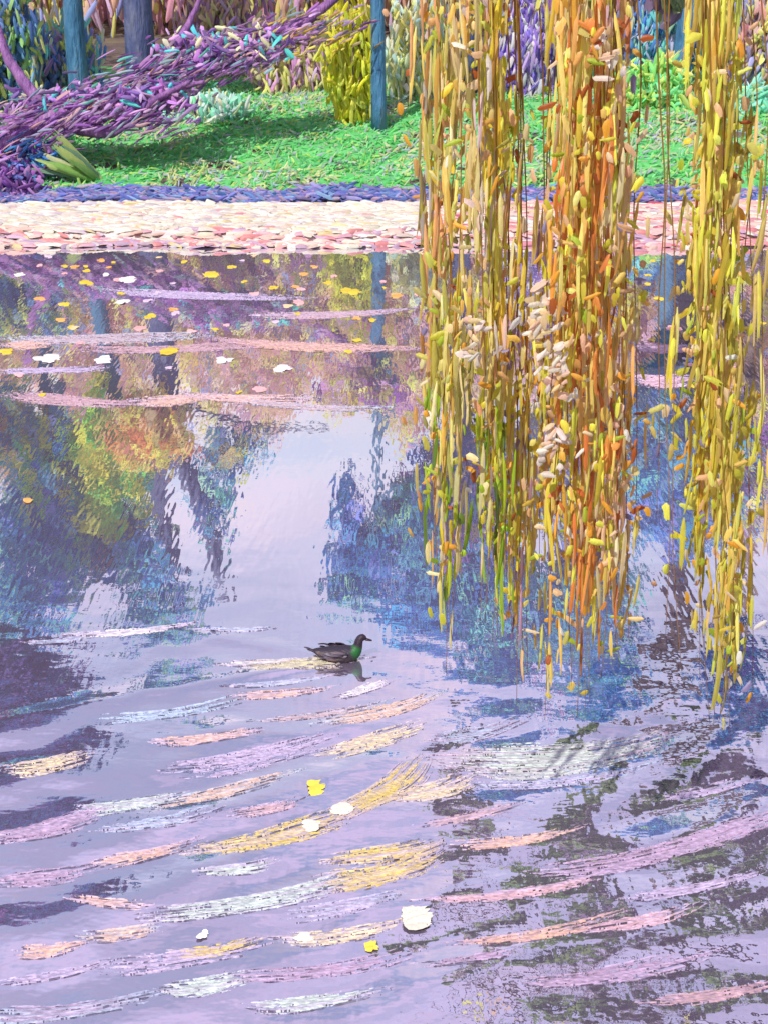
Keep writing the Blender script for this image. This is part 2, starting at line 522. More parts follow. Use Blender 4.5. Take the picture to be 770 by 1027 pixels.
tag(raw_mesh('grass', V, F, M_grass, np.repeat(cols, NV, 0)), 'bright green grass strokes on the sloping lawn', 'grass', kind='stuff')

# distant wood behind everything
n = 24000
P = np.stack([rng.uniform(-24, 24, n), rng.uniform(52, 62, n), np.zeros(n)], -1)
P[:, 2] = terrain(P[:, 0], P[:, 1]) + rng.uniform(0, 1, n) ** 0.9 * (10.3 + 0.9 * np.sin(P[:, 0] * 0.9) + 0.7 * np.sin(P[:, 0] * 2.3))
A = np.stack([rng.normal(0, 0.25, n), rng.normal(0, 0.2, n), np.ones(n)], -1)
N = np.stack([rng.normal(0, 0.5, n), -np.ones(n), rng.normal(0.2, 0.4, n)], -1)
cols = pick([(180, 140, 116), (190, 164, 96), (160, 134, 140), (150, 112, 126), (196, 140, 122), (190, 170, 80), (150, 128, 150), (110, 120, 160), (176, 130, 110)], n, gain=2.3)
V, F = dabs(P, A, N, rng.uniform(0.25, 0.9, n), rng.uniform(0.05, 0.12, n), 0.04)
tag(raw_mesh('woods', V, F, M_far, np.repeat(cols, NV, 0)), 'hazy ochre and mauve wood far behind the lawn', 'woods', kind='stuff')

# ---------------------------------------------------------------- trees and shrubs
def clump(c, r, n, pal, ln=(0.16, 0.42), wd=(0.06, 0.14), hang=0.6, shell=0.55, w=None):
    """leaf dabs through an ellipsoid volume, thinner in places so that gaps stay open"""
    c = np.asarray(c, float); r = np.asarray(r, float)
    if c[1] > 25:
        n = int(n * 2.0); hang = 1.3 if r[2] > .9 else hang; ln = (ln[0] * .8, ln[1] * 1.1); wd = (wd[0] * .5, wd[1] * .6)
    d = unit(rng.normal(0, 1, (n, 3)))
    rad = rng.uniform(0, 1, n) ** shell
    P = c + d * rad[:, None] * r * (1 + 0.18 * np.sin(d[:, :1] * 5 + d[:, 2:] * 7))
    A = np.stack([rng.normal(0, 0.5, n), rng.normal(0, 0.3, n), rng.choice([-1, 1], n) * hang + rng.normal(0, 0.4, n)], -1)
    N = np.stack([rng.normal(0, 0.6, n), -np.ones(n), rng.normal(0.4, 0.5, n)], -1)
    V, F = dabs(P, A, N, rng.uniform(*ln, n), rng.uniform(*wd, n), 0.04)
    return V, F, np.repeat(pick(pal, n, 0.12, w, gain=2.7 if c[1] > 25 else 2.3), NV, 0)

def limbs(list_of, wob=0.06):
    parts = []
    for ctrl, r0, r1 in list_of:
        p = curve_pts(ctrl, 12)
        p = p + rng.normal(0, 0.02, p.shape) * np.linspace(0, 1, len(p))[:, None]
        V, F = tube(p, np.linspace(r0, r1, len(p)), 9, wob)
        parts.append((V, F, (0, 0, 0)))
    V, F, _ = merge(parts)
    return V, F

def tree(name, label, base, trunk, barkmat, crown, group='trees beyond the pond', branches=()):
    """trunk: control points; branches: extra limbs; crown: clumps"""
    root = empty(name, base)
    tag(root, label, 'tree', group)
    V, F = limbs([trunk])
    raw_mesh('trunk', V, F, barkmat, parent=root)
    for br in branches:
        V, F = limbs([br])
        raw_mesh('branch', V, F, barkmat, parent=root)
    if crown:
        V, F, c = merge([clump(**k) for k in crown])
        raw_mesh('crown', V, F, M_far, c, parent=root)
    return root

def gnd(px, y):
    x = on_y(px, 150, y)[0]
    return np.array([x, y, float(terrain(x, y)) - 0.1])

BLUE = [(36, 90, 140), (28, 70, 120), (50, 120, 160), (44, 80, 124), (80, 124, 160), (88, 100, 150)]
TEAL = [(60, 120, 130), (90, 150, 140), (50, 96, 110), (110, 150, 120)]
PURP = [(104, 66, 120), (128, 88, 138), (92, 72, 116), (142, 114, 152), (120, 100, 120)]
OCHRE = [(176, 148, 70), (192, 168, 60), (160, 124, 84), (150, 132, 100), (198, 180, 90)]
LIME = [(150, 180, 40), (110, 170, 50), (186, 190, 50), (80, 150, 70), (200, 186, 60)]
DARK = [(40, 60, 112), (62, 52, 104), (36, 78, 116), (74, 62, 100), (50, 84, 96)]
RUST = [(196, 120, 60), (178, 96, 50), (200, 150, 80), (140, 90, 80)]

# leaning violet tree on the left
b0 = gnd(-95, 33.9)
def dpt(px, py, y): return on_y(px, py, y)
tree('leaning_tree', 'violet leaning tree at the left sloping up over the lawn', b0,
     ([b0, dpt(-50, 168, 34.0), dpt(0, 142, 34.2), dpt(70, 112, 34.8), dpt(140, 84, 35.4), dpt(228, 52, 36.2), dpt(310, 20, 37.0), dpt(380, -40, 37.5)], 0.40, 0.08), B_purple,
     [dict(c=dpt(225, 48, 36), r=(1.7, 0.8, 0.5), n=240, ln=(.08, .26), wd=(.05, .11), hang=.15, pal=PURP + [(70, 170, 150), (226, 150, 120)]),
      dict(c=dpt(70, 110, 35.0), r=(1.7, 0.6, 0.6), n=260, ln=(.08, .26), wd=(.05, .11), hang=.15, pal=PURP + PURP + [(70, 170, 150), (226, 150, 120)]),
      dict(c=dpt(5, 165, 34.2), r=(1.5, 0.6, 0.6), n=300, ln=(.08, .26), wd=(.05, .11), hang=.15, pal=PURP + BLUE),
      dict(c=dpt(150, 100, 34.6), r=(1.2, 0.6, 0.4), n=160, ln=(.08, .26), wd=(.05, .11), hang=.15, pal=PURP + PURP + [(70, 170, 150)]),
      dict(c=dpt(370, -70, 37.5), r=(1.4, 1.2, 0.9), n=90, pal=PURP + OCHRE)],
     branches=[([dpt(58, 118, 34.7), dpt(30, 90, 34.9), dpt(5, 50, 35.3), dpt(-15, -20, 36)], 0.20, 0.07),
               ([dpt(60, 122, 34.6), dpt(112, 132, 34.4), dpt(150, 104, 34.3), dpt(190, 82, 34.2)], 0.20, 0.05),
               ([dpt(95, 104, 35.0), dpt(150, 96, 34.6), dpt(205, 82, 34.4)], 0.18, 0.05),
               ([dpt(165, 76, 35.5), dpt(182, 40, 35.9), dpt(205, -10, 36.5)], 0.14, 0.05)])

def slant(c, r, n, pal, dirn):
    """strokes of foliage lying along a limb"""
    c = np.asarray(c, float)
    P = c + rng.normal(0, .5, (n, 3)) * np.array(r)
    A = np.array(dirn)[None] + rng.normal(0, .28, (n, 3))
    N = np.stack([rng.normal(0, .4, n), -np.ones(n), rng.normal(.4, .4, n)], -1)
    V, F = dabs(P, A, N, rng.uniform(.08, .34, n), rng.uniform(.012, .04, n), .015)
    return V, F, np.repeat(pick(pal, n, .14, gain=1.5), NV, 0)
lt = bpy.data.objects['leaning_tree']
VP = PURP + [(140, 90, 160), (160, 122, 170), (176, 144, 182), (130, 150, 160), (170, 140, 140)]
V, F, cc = merge([slant(dpt(px, py, y), (1.5, .5, .42), int(n * .9), VP + extra, (1, .2, .45)) for px, py, y, n, extra in (
    (-20, 150, 34.0, 190, BLUE), (30, 128, 34.3, 260, []), (80, 106, 34.6, 280, [(90, 170, 150)]), (125, 92, 34.8, 260, [(222, 150, 120)]), (135, 118, 34.2, 170, []),
    (175, 72, 35.2, 260, [(90, 170, 150)]), (220, 56, 35.8, 240, []), (268, 40, 36.4, 180, OCHRE), (310, 28, 36.8, 120, OCHRE))])
raw_mesh('foliage', V, F, M_far, cc, parent=lt)

def upright(name, label, px, y, top, barkmat, crown, r0=0.3, r1=0.08, sway=0.25, branches=()):
    g = gnd(px, y)
    pts = [g]
    for f in (0.25, 0.5, 0.75, 1.0):
        pts.append(g * (1 - f) + np.array([top[0], top[1], top[2]]) * f + np.array([rng.normal(0, sway), 0, 0]))
    return tree(name, label, g, (pts, r0, r1), barkmat, crown, branches=branches)

# tall trees: their tops rise above the frame and stand mirrored in the pond
T = mir(52, 540, 40.5)
upright('tall_tree', 'slim blue trunked tree nearest the left edge behind the leaning violet tree', 22, 40.5, T, B_blue,
        [dict(c=mir(14, 440, 40), r=(1.3, 1.2, 2.0), n=230, pal=RUST + OCHRE + TEAL + BLUE, ln=(.2, .55), wd=(.08, .18)),
         dict(c=mir(30, 540, 40.5), r=(2.4, 1.8, 2.0), n=300, pal=BLUE + TEAL, ln=(.2, .6), wd=(.08, .18)),
         dict(c=mir(20, 600, 41), r=(2.0, 1.6, 1.6), n=170, pal=BLUE + TEAL, ln=(.2, .6), wd=(.08, .18))], 0.28, 0.09)
T = mir(172, 575, 39.5)
upright('tall_tree', 'dark blue trunked tree just left of the broad slate trunk', 84, 39.5, mir(130, 560, 39.5), B_blue,
        [dict(c=mir(100, 465, 38.8), r=(.6, 1.0, 2.6), n=210, pal=LIME, ln=(.2, .55), wd=(.08, .18)),
         dict(c=mir(140, 470, 39.0), r=(.5, 1.0, 2.0), n=130, pal=LIME + TEAL, ln=(.2, .55), wd=(.08, .18)),
         dict(c=mir(72, 490, 39.0), r=(.45, 1.0, 2.4), n=120, pal=LIME + BLUE, ln=(.2, .55), wd=(.08, .18)),
         dict(c=mir(55, 470, 39.2), r=(1.2, 1.2, 1.6), n=200, pal=LIME + BLUE, ln=(.2, .55), wd=(.08, .18)),
         dict(c=mir(100, 545, 40), r=(2.0, 1.5, 1.4), n=190, pal=BLUE + TEAL + [(90, 130, 70), (130, 110, 100)], ln=(.2, .6), wd=(.08, .18))], 0.30, 0.08,
        branches=[([mir(60, 380, 39.5), mir(52, 440, 39.2), mir(40, 520, 39)], 0.16, 0.06)])
upright('tall_tree', 'broad slate grey trunked tree at the left top forking over the violet tree', 146, 38.5, mir(176, 585, 38.5), B_slate,
        [dict(c=mir(150, 430, 38), r=(1.3, 1.0, 1.2), n=190, pal=OCHRE + RUST, ln=(.2, .5), wd=(.08, .16)),
         dict(c=mir(150, 560, 38.5), r=(1.2, 1.2, 1.3), n=60, pal=BLUE + TEAL, ln=(.2, .5), wd=(.08, .16)),
         dict(c=mir(160, 620, 38.5), r=(1.5, 1.2, 1.1), n=90, pal=BLUE + TEAL, ln=(.2, .5), wd=(.08, .16)),
         dict(c=mir(214, 500, 38.3), r=(.8, .8, 2.0), n=60, pal=BLUE + TEAL, ln=(.2, .5), wd=(.05, .12)),
         dict(c=mir(232, 450, 38.3), r=(1.2, .8, .9), n=60, pal=BLUE + OCHRE, ln=(.2, .5), wd=(.05, .12))], 0.42, 0.20,
        branches=[([mir(165, 430, 38.5), mir(190, 480, 38.3), mir(210, 530, 38.2), mir(222, 590, 38.2)], 0.28, 0.20),
                  ([mir(160, 400, 38.5), mir(250, 425, 38.2), mir(330, 430, 38)], 0.10, 0.03)])
upright('tall_tree', 'slender dark blue trunk standing free in the middle of the lawn beside the yellow shrub', 380, 37.5, (gnd(378, 37.5)[0], 37.5, mir(404, 560, 37.5)[2]), B_blue,
        [dict(c=mir(348, 520, 37.6), r=(.5, .7, 1.6), n=70, pal=BLUE, ln=(.2, .5), wd=(.05, .12), hang=0.9),
         dict(c=mir(352, 590, 37.6), r=(.9, .8, .7), n=80, pal=BLUE + TEAL, ln=(.2, .5), wd=(.05, .12), hang=0.9),
         dict(c=mir(372, 560, 37.8), r=(1.3, 1.0, 1.3), n=170, pal=BLUE, ln=(.2, .5), wd=(.05, .12), hang=0.9),
         dict(c=mir(410, 530, 37.8), r=(1.0, 1.0, 1.6), n=200, pal=BLUE + TEAL, ln=(.2, .5), wd=(.06, .14), hang=0.9),
         dict(c=mir(420, 610, 37.8), r=(1.3, 1.0, 1.3), n=170, pal=BLUE, ln=(.2, .5), wd=(.06, .14), hang=0.9)], 0.22, 0.07, sway=0.04,
        branches=[([mir(398, 480, 37.5), mir(366, 545, 37.4), mir(335, 590, 37.3)], 0.10, 0.03),
                  ([mir(385, 350, 37.5), mir(395, 400, 37.4), mir(375, 440, 37.4)], 0.08, 0.03)])
upright('tall_tree', 'blue violet tree behind the first curtain of willow strands', 468, 41, mir(470, 690, 41), B_slate,
        [dict(c=mir(455, 500, 40.5), r=(1.9, 1.4, 2.4), n=420, pal=BLUE + PURP + [(150, 130, 90)], ln=(.2, .6), wd=(.08, .18)),
         dict(c=mir(480, 600, 41), r=(2.2, 1.5, 2.4), n=460, pal=BLUE + TEAL, ln=(.2, .6), wd=(.08, .18)),
         dict(c=mir(500, 680, 41), r=(1.6, 1.2, 1.6), n=170, pal=BLUE, ln=(.2, .6), wd=(.08, .18))], 0.3, 0.08)
upright('tall_tree', 'dusky violet tree between the two left willow curtains', 545, 42, mir(560, 700, 42), B_purple,
        [dict(c=mir(560, 470, 41.5), r=(2.3, 1.4, 2.6), n=420, pal=BLUE + PURP + OCHRE, ln=(.2, .6), wd=(.08, .18)),
         dict(c=mir(580, 610, 42), r=(2.3, 1.5, 2.4), n=420, pal=BLUE + TEAL, ln=(.2, .6), wd=(.08, .18)),
         dict(c=mir(600, 690, 42), r=(1.6, 1.2, 1.4), n=150, pal=BLUE, ln=(.2, .6), wd=(.08, .18))], 0.3, 0.08)
upright('tall_tree', 'blue teal trunked tree in the gap between the orange and the rightmost willow curtain', 672, 41, mir(650, 560, 41), B_blue,
        [dict(c=mir(650, 440, 40.5), r=(1.9, 1.4, 2.3), n=400, pal=BLUE + TEAL + [(120, 120, 130)], ln=(.2, .6), wd=(.08, .18)),
         dict(c=mir(680, 510, 41), r=(1.7, 1.4, 1.6), n=250, pal=BLUE + [(110, 110, 130)], ln=(.2, .6), wd=(.08, .18))], 0.32, 0.08)
upright('tall_tree', 'brown violet tree at the right edge behind the rightmost willow strands', 762, 42, mir(735, 740, 42), B_brown,
        [dict(c=mir(740, 470, 41.5), r=(2.2, 1.4, 2.6), n=360, pal=BLUE + PURP + OCHRE, ln=(.2, .6), wd=(.08, .18)),
         dict(c=mir(735, 690, 42), r=(1.3, 1.2, 2.2), n=260, pal=BLUE + DARK, ln=(.2, .6), wd=(.08, .18))], 0.32, 0.08)
# tall dark tree out on the left whose top darkens the near water
g = gnd(-60, 36)
tree('tall_tree', 'tall dark plum tree outside the left edge, mirrored in the near water', g,
     ([g, mir(-60, 450, 36), mir(-20, 600, 36), mir(-10, 780, 36)], 0.5, 0.1), B_purple,
     [dict(c=mir(5, 690, 36), r=(2.4, 1.6, 1.6), n=380, pal=DARK, ln=(.25, .7), wd=(.1, .2)),
      dict(c=mir(50, 735, 36), r=(1.6, 1.4, 1.0), n=170, pal=DARK, ln=(.25, .7), wd=(.1, .2)),
      dict(c=mir(0, 770, 36), r=(2.2, 1.4, 1.4), n=260, pal=DARK + PURP[:1], ln=(.25, .7), wd=(.1, .2)),
      dict(c=mir(-60, 570, 36), r=(1.2, 1.2, 1.6), n=110, pal=BLUE + TEAL, ln=(.25, .7), wd=(.1, .2))])
# crooked bare tree whose top is mirrored as a zigzag on the right
g = gnd(690, 44.5)
zz = [mir(690, 450, 44.5), mir(676, 585, 44.5), mir(692, 630, 44.5), mir(646, 676, 44.5), mir(700, 704, 44.5), mir(652, 742, 44.5), mir(684, 770, 44.5), mir(664, 800, 44.5)]
tree('bare_tree', 'crooked bare grey tree whose zigzag top is mirrored at the right', g, ([g] + zz, 0.42, 0.34), B_willow, [])

def shrub(name, label, px, py, y, r, n, pal, group='shrubs on the far lawn', w=None, cat='shrub', **kw):
    c = on_y(px, py, y)
    g = np.array([c[0], y, float(terrain(c[0], y))])
    root = empty(name, g)
    tag(root, label, cat, group)
    st = []
    for k in range(5):
        a = rng.uniform(0, 6.28)
        tip = c + np.array([math.cos(a) * r[0] * .6, math.sin(a) * r[1] * .5, r[2] * .5])
        st.append(([g - np.array([0, 0, .05]), (g + tip) / 2 + rng.normal(0, .1, 3), tip], 0.05, 0.015))
    V, F = limbs(st)
    raw_mesh('stem', V, F, B_brown, parent=root)
    V, F, cc = merge([clump(c, r, n, pal, w=w, **kw), clump(g * .6 + c * .4, (r[0] * .8, r[1] * .8, r[2] * .7), n // 2, pal, w=w, **kw)])
    raw_mesh('foliage', V, F, M_far, cc, parent=root)
    return root

small = dict(ln=(0.12, 0.34), wd=(0.05, 0.11))
shrub('shrub', 'loose yellow green shrub left of the slender blue trunk', 352, 62, 38.2, (0.75, 0.6, 2.0), 250, [(206, 196, 40), (180, 190, 50), (150, 180, 60), (214, 190, 70)], **small)
shrub('shrub', 'mauve and ochre bush right of the leaning violet trunk', 288, 62, 41.5, (1.3, 0.8, 1.3), 420, [(150, 110, 150), (176, 150, 110), (190, 168, 90), (140, 120, 150), (196, 140, 110)], **small)
shrub('shrub', 'grey mauve bush behind the top of the leaning trunk', 226, 24, 44, (1.4, 0.8, 1.4), 420, [(130, 110, 130), (150, 128, 110), (120, 90, 120), (170, 150, 110)], **small)
shrub('shrub', 'teal and green bush under the leaning violet trunk', 205, 118, 38.5, (1.3, 0.7, 0.7), 330, [(120, 170, 140), (96, 170, 130), (140, 160, 170), (150, 180, 120)], **small)
shrub('shrub', 'blue and pink speckled bush behind the leaning trunk at far left', 58, 70, 42, (1.5, 0.8, 1.5), 520, [(70, 100, 150), (90, 110, 150), (130, 110, 150), (220, 160, 130), (90, 150, 140), (170, 170, 90)], **small)
shrub('shrub', 'olive and blue bush at the top left corner', 0, 20, 39, (1.2, 0.8, 1.3), 330, [(110, 140, 90), (80, 110, 140), (150, 160, 90), (60, 80, 120)], **small)
shrub('shrub', 'dark plum bush at the foot of the leaning tree by the path', 8, 205, 33.4, (1.0, 0.5, 0.75), 260, [(70, 52, 92), (90, 60, 110), (60, 70, 110), (120, 90, 130)], **small)
shrub('shrub', 'pale yellow bush right of the slender blue trunk', 418, 60, 40.5, (1.0, 0.7, 1.7), 430, [(186, 176, 90), (150, 170, 110), (200, 180, 120), (130, 150, 150), (200, 160, 140)], **small)
shrub('shrub', 'violet bush seen between the first two willow curtains', 522, 62, 41, (1.0, 0.7, 1.9), 470, [(110, 92, 150), (130, 110, 160), (150, 180, 150), (90, 80, 140), (190, 160, 150)], **small)
shrub('shrub', 'apple green bush between the orange and rightmost willow curtains', 655, 92, 39.5, (1.0, 0.7, 0.9), 330, [(130, 190, 80), (100, 180, 90), (160, 196, 90), (90, 160, 110)], **small)
shrub('shrub', 'blue teal bush at the top between the orange and rightmost curtains', 668, 30, 43, (1.3, 0.8, 1.4), 430, [(70, 110, 150), (90, 150, 150), (120, 170, 130), (130, 130, 170), (60, 90, 140)], **small)
shrub('shrub', 'brown and mauve bush at the top right corner', 756, 34, 41, (0.9, 0.7, 1.3), 330, [(140, 120, 120), (150, 110, 110), (170, 160, 90), (110, 110, 140)], **small)
shrub('shrub', 'mint green bush at the right edge of the lawn', 756, 108, 39.2, (0.9, 0.6, 0.7), 240, [(110, 200, 140), (130, 200, 110), (90, 180, 130)], **small)

# spiky pale green plant low on the left of the lawn
pb = on_y(106, 192, 34.0)
pb[2] = float(terrain(pb[0], 34.0))
root = empty('spiky_plant', pb)
tag(root, 'spiky pale green plant with long slanting blades beside the path at left', 'plant')
for k in range(26):
    a = rng.normal(2.55, 0.33)
    ln = rng.uniform(0.9, 2.1)
    tip = pb + np.array([math.cos(a) * ln, rng.normal(-.2, .25), math.sin(a) * ln * 0.75 + .1])
    V, F = dabs(((pb + tip) / 2)[None], (tip - pb)[None], np.array([[0, -1, .5]]), ln / 2, rng.uniform(.05, .1), .03)
    raw_mesh('blade', V, F, M_grass, np.repeat(pick([(170, 190, 110), (196, 206, 150), (130, 170, 90), (110, 150, 120)], 1, gain=1), NV, 0), parent=root)

# ---------------------------------------------------------------- the willow
wb = np.array([8.2, 13.0, float(terrain(8.2, 13.0)) - .1])
wil = empty('willow_tree', wb)
tag(wil, 'yellow and orange weeping willow hanging its long strands over the pond at right', 'tree')
V, F = limbs([([wb, (8.0, 13, 2.2), (7.5, 13, 4.2), (6.6, 12.9, 6.4), (5.4, 13.2, 8.6)], 0.42, 0.2)])
raw_mesh('trunk', V, F, B_willow, parent=wil)
LIMBS = [[(6.9, 12.9, 5.6), (5.4, 10.6, 7.2), (3.4, 8.8, 7.7), (1.6, 8.3, 7.6), (0.1, 8.2, 7.2)],
         [(6.6, 12.9, 6.2), (5.4, 11.2, 7.8), (3.4, 9.4, 8.3), (1.2, 8.8, 8.0)],
         [(6.8, 12.9, 5.8), (5.4, 10.0, 7.0), (3.6, 8.2, 7.3), (1.6, 7.7, 7.1)],
         [(5.6, 13.2, 8.2), (4.2, 14.5, 9.6), (2.6, 15.5, 9.4), (1.4, 16, 8.4)],
         [(5.8, 13.1, 8.0), (4.8, 15.2, 8.8), (4.2, 16.5, 8.2)],
         [(5.5, 13.2, 8.4), (3.6, 13.5, 9.4), (2.0, 14.0, 9.0)]]
for lb in LIMBS:
    V, F = limbs([(lb, 0.17, 0.05)])
    raw_mesh('limb', V, F, B_willow, parent=wil)
# upper crown, above the frame; its underside is mirrored at the lower right
OLG = [(72, 96, 46), (84, 106, 56), (96, 110, 66), (76, 98, 62)]
OLP = [(96, 84, 108), (112, 98, 118), (84, 100, 66), (92, 108, 72)]
kw = dict(ln=(.12, .32), wd=(.06, .12), hang=1.2, shell=.4)
def far_y(py):
    return 20.0 if py < 800 else (18.0 if py < 870 else 16.4)
cr_, twigs = [], []
for px, py, y, r, n, pal in (
    (470, 775, 15.4, (.16, .3, .3), 80, OLP), (455, 800, 15.2, (.2, .3, .2), 60, OLP), (592, 790, 15.4, (.13, .3, .55), 130, OLG), (570, 835, 15.2, (.16, .3, .3), 90, OLG),
    (600, 880, 15.2, (.17, .4, .55), 150, OLP), (545, 870, 15.6, (.22, .3, .3), 90, OLG), (462, 905, 15.0, (.22, .4, .3), 110, OLP), (490, 930, 15.0, (.15, .4, .3), 60, OLP),
    (585, 960, 15, (.2, .4, .4), 110, OLG), (540, 985, 15, (.28, .4, .3), 110, OLG), (452, 985, 15, (.2, .4, .22), 80, OLG), (610, 1020, 15, (.3, .4, .25), 100, OLP),
    (703, 790, 15.6, (.11, .3, .32), 80, OLG), (690, 860, 15.4, (.22, .4, .22), 100, OLG), (702, 900, 15.6, (.18, .3, .2), 80, OLG), (748, 850, 15.6, (.12, .3, 1.0), 150, OLP),
    (712, 960, 15, (.2, .4, .25), 90, OLG), (768, 925, 15, (.2, .4, .3), 100, OLG), (690, 1010, 15, (.35, .5, .25), 110, OLP), (650, 940, 15, (.14, .4, .3), 50, OLP)):
    y = far_y(py)
    c = mir(px, py, y)
    k_ = y / 13.5
    cr_.append(clump(c, np.array(r) * k_ * np.array([1, 1, 1.3]), int(n * 1.0), pal, **kw))
    st = np.array([(4.2, 14.5, 9.6), (4.4, 16.0, 8.6), (2.6, 15.5, 9.4), (2.0, 14.0, 9.0)][int(rng.integers(4))])
    twigs.append(([st, st * .5 + c * .5 + np.array([0, 0, .7]), c + np.array([0, 0, .15])], .03, .012))
for tw in twigs:
    V, F = limbs([tw])
    raw_mesh('twig', V, F, B_willow, parent=wil)
V, F, c = merge(cr_)
raw_mesh('crown', V, F, M_leaf, c, parent=wil)

OC = [(210, 182, 96), (222, 194, 70), (206, 166, 84), (226, 206, 84), (194, 182, 104), (230, 184, 60)]
def strand(pxt, pxb, pyb, y, pal, w=None, start=-40, dens=1.0, spread=0.05):
    bot = on_y(pxb, pyb, y)
    bot[2] = max(bot[2], 0.25)
    top = on_y(pxt, -60, y)
    lb = min(LIMBS[:3], key=lambda q: abs(np.mean([p[1] for p in q]) - y))
    tz = top[2] + rng.uniform(.1, .6)
    ctrl = [top + np.array([.25, rng.normal(.1, .1), tz - top[2]]), top]
    m = 5
    for i in range(1, m + 1):
        f = i / m
        ctrl.append(top * (1 - f) + bot * f + np.array([rng.normal(0, .025), rng.normal(0, .04), 0]))
    p = curve_pts(ctrl, 36)
    V0, F0 = tube(p, np.linspace(.006, .002, len(p)), 4)
    parts = [(V0, F0, lin((176, 134, 70)))]
    seglen = np.linalg.norm(top - bot)
    zs = on_y(pxt, start, y)[2]
    n = int(seglen * 54 * dens)
    f = rng.uniform(0, 1, n)
    idx = np.clip((f * (len(p) - 1)), 0, len(p) - 1.001)
    i0 = idx.astype(int)
    q = p[i0] + (p[i0 + 1] - p[i0]) * (idx - i0)[:, None]
    ph = rng.uniform(0, 6.28, 3)
    lump = np.sin(q[:, 2] * 3.1 + ph[0]) + np.sin(q[:, 2] * 7.3 + ph[1]) + .6 * np.sin(q[:, 2] * 1.2 + ph[2])
    thin = np.clip((q[:, 2] - bot[2]) / 1.3, .12, 1)                                   # tips fade out leaf by leaf
    q = q[(q[:, 2] < zs + rng.normal(0, .25, n)) & (rng.uniform(0, 1, n) < thin * np.clip(.62 + .34 * lump, .12, 1))]
    n = len(q)
    kind = rng.uniform(0, 1, n)
    long = kind < 0.50
    side = kind > 0.66
    sp_ = np.where(side, spread * 1.9, spread)
    q = q + np.stack([rng.normal(0, 1, n) * sp_, rng.normal(0, 1, n) * sp_, np.zeros(n)], -1)
    tilt = np.where(long, rng.normal(0, .06, n), np.where(side, rng.normal(0, .9, n), rng.normal(0, .38, n)))
    A = np.stack([np.sin(tilt), rng.normal(-.1, .2, n), -np.cos(tilt)], -1)
    N = np.stack([rng.normal(0, .45, n), -np.ones(n), rng.normal(.25, .35, n)], -1)
    L_ = np.where(long, rng.uniform(.07, .27, n), rng.uniform(.026, .066, n))
    W_ = np.where(long, rng.uniform(.007, .016, n), rng.uniform(.009, .022, n))
    V1, F1 = dabs(q, A, N, L_, W_, W_ * .28, .12)
    own = [pal[int(t_)] for t_ in rng.integers(len(pal), size=4)]                     # each strand keeps to a few hues
    cc = pick(own, n, .12, w, gain=1.3)
    if pal is PA:
        gz = (q[:, 2] < 3.6) & (q[:, 2] > 2.2) & (rng.uniform(0, 1, n) < .45)
        cc = np.where(gz[:, None], pick([(120, 150, 40), (150, 180, 50), (90, 116, 44), (170, 190, 50)], n), cc)
    hl = pick([(230, 186, 142), (234, 212, 172), (206, 204, 70), (236, 170, 60), (238, 234, 222), (170, 190, 60), (176, 96, 48), (150, 140, 180)], n, .05, [4, 2.5, 4, 3, 1.2, 2, 1.5, .8], gain=1.0)
    cc = np.where((side & (rng.uniform(0, 1, n) < .6))[:, None], hl, cc)
    parts.append((V1, F1, np.repeat(cc, NV, 0)))
    V, F, c = merge(parts)
    return raw_mesh('strand', V, F, M_leaf, c, parent=wil)

PA = OC + [(224, 188, 130), (206, 160, 110), (212, 192, 140), (186, 170, 164), (176, 172, 84), (190, 144, 84), (160, 152, 92), (204, 204, 84), (222, 200, 150)]
PB = OC[:4] + [(214, 140, 70), (196, 116, 60), (232, 176, 120), (224, 160, 90), (222, 184, 130), (204, 170, 136), (198, 132, 64), (172, 104, 56), (220, 154, 64), (226, 168, 80), (228, 190, 148), (214, 196, 110)]
PC = OC + [(214, 206, 80), (200, 200, 100), (206, 184, 110), (190, 168, 80), (180, 166, 60), (206, 190, 60), (160, 150, 60)]
PD = OC + [(222, 170, 110), (214, 150, 60), (150, 120, 140), (190, 170, 70)]
U = rng.uniform
for k in range(13):
    x = U(430, 462) if k % 2 else U(474, 500)
    strand(x, x + U(-8, 8), U(560, 700), U(7.7, 8.8), PA)
for k in range(18):
    x = U(562, 626)
    strand(x, x + U(-16, 10), U(590, 735), U(7.6, 8.7), PB)
for k in range(11):
    x = U(700, 736)
    strand(x, x + U(-6, 12), U(580, 735), U(7.6, 8.6), PC)
for k in range(11):
    x = U(502, 556)
    strand(x, x + U(-5, 10), U(520, 710), U(7.9, 8.9), PD, start=U(230, 380), dens=.8)
for k in range(3):
    x = U(748, 772)
    strand(x, x + U(-4, 4), U(560, 700), U(7.7, 8.5), PC, start=U(60, 240), dens=.35)
for k in range(4):
    x = U(640, 690)
    strand(x, x + U(-4, 4), U(480, 690), U(7.7, 8.8), PD, start=U(300, 420), dens=.22)

for px, py, y, n in ((546, 312, 7.6, 34), (552, 372, 7.55, 34), (472, 338, 7.7, 16), (556, 452, 7.6, 22), (610, 60, 7.6, 12)):   # bleached sprays
    c = on_y(px, py, y)
    P = c + np.clip(rng.normal(0, 1, (n, 3)), -1.5, 1.5) * np.array([.05, .03, .10])
    V, F = dabs(P, np.stack([rng.normal(.5, .6, n), rng.normal(0, .3, n), rng.normal(.5, .6, n)], -1), np.stack([rng.normal(0, .3, n), -np.ones(n), rng.normal(.3, .3, n)], -1),
                rng.uniform(.025, .07, n), rng.uniform(.010, .022, n), .005)
    cc = np.repeat(pick([(238, 226, 214), (232, 198, 174), (226, 214, 206), (236, 206, 160)], n, .06, gain=1.0), NV, 0)
    V2, F2 = tube(c + np.array([[0, 0, .22], [.01, 0, 0], [0, 0, -.2]]), [.004, .004, .002], 4)
    V, F, cc = merge([(V, F, cc), (V2, F2, lin((150, 110, 60)))])
    raw_mesh('pale_spray', V, F, M_leaf, cc, parent=wil)

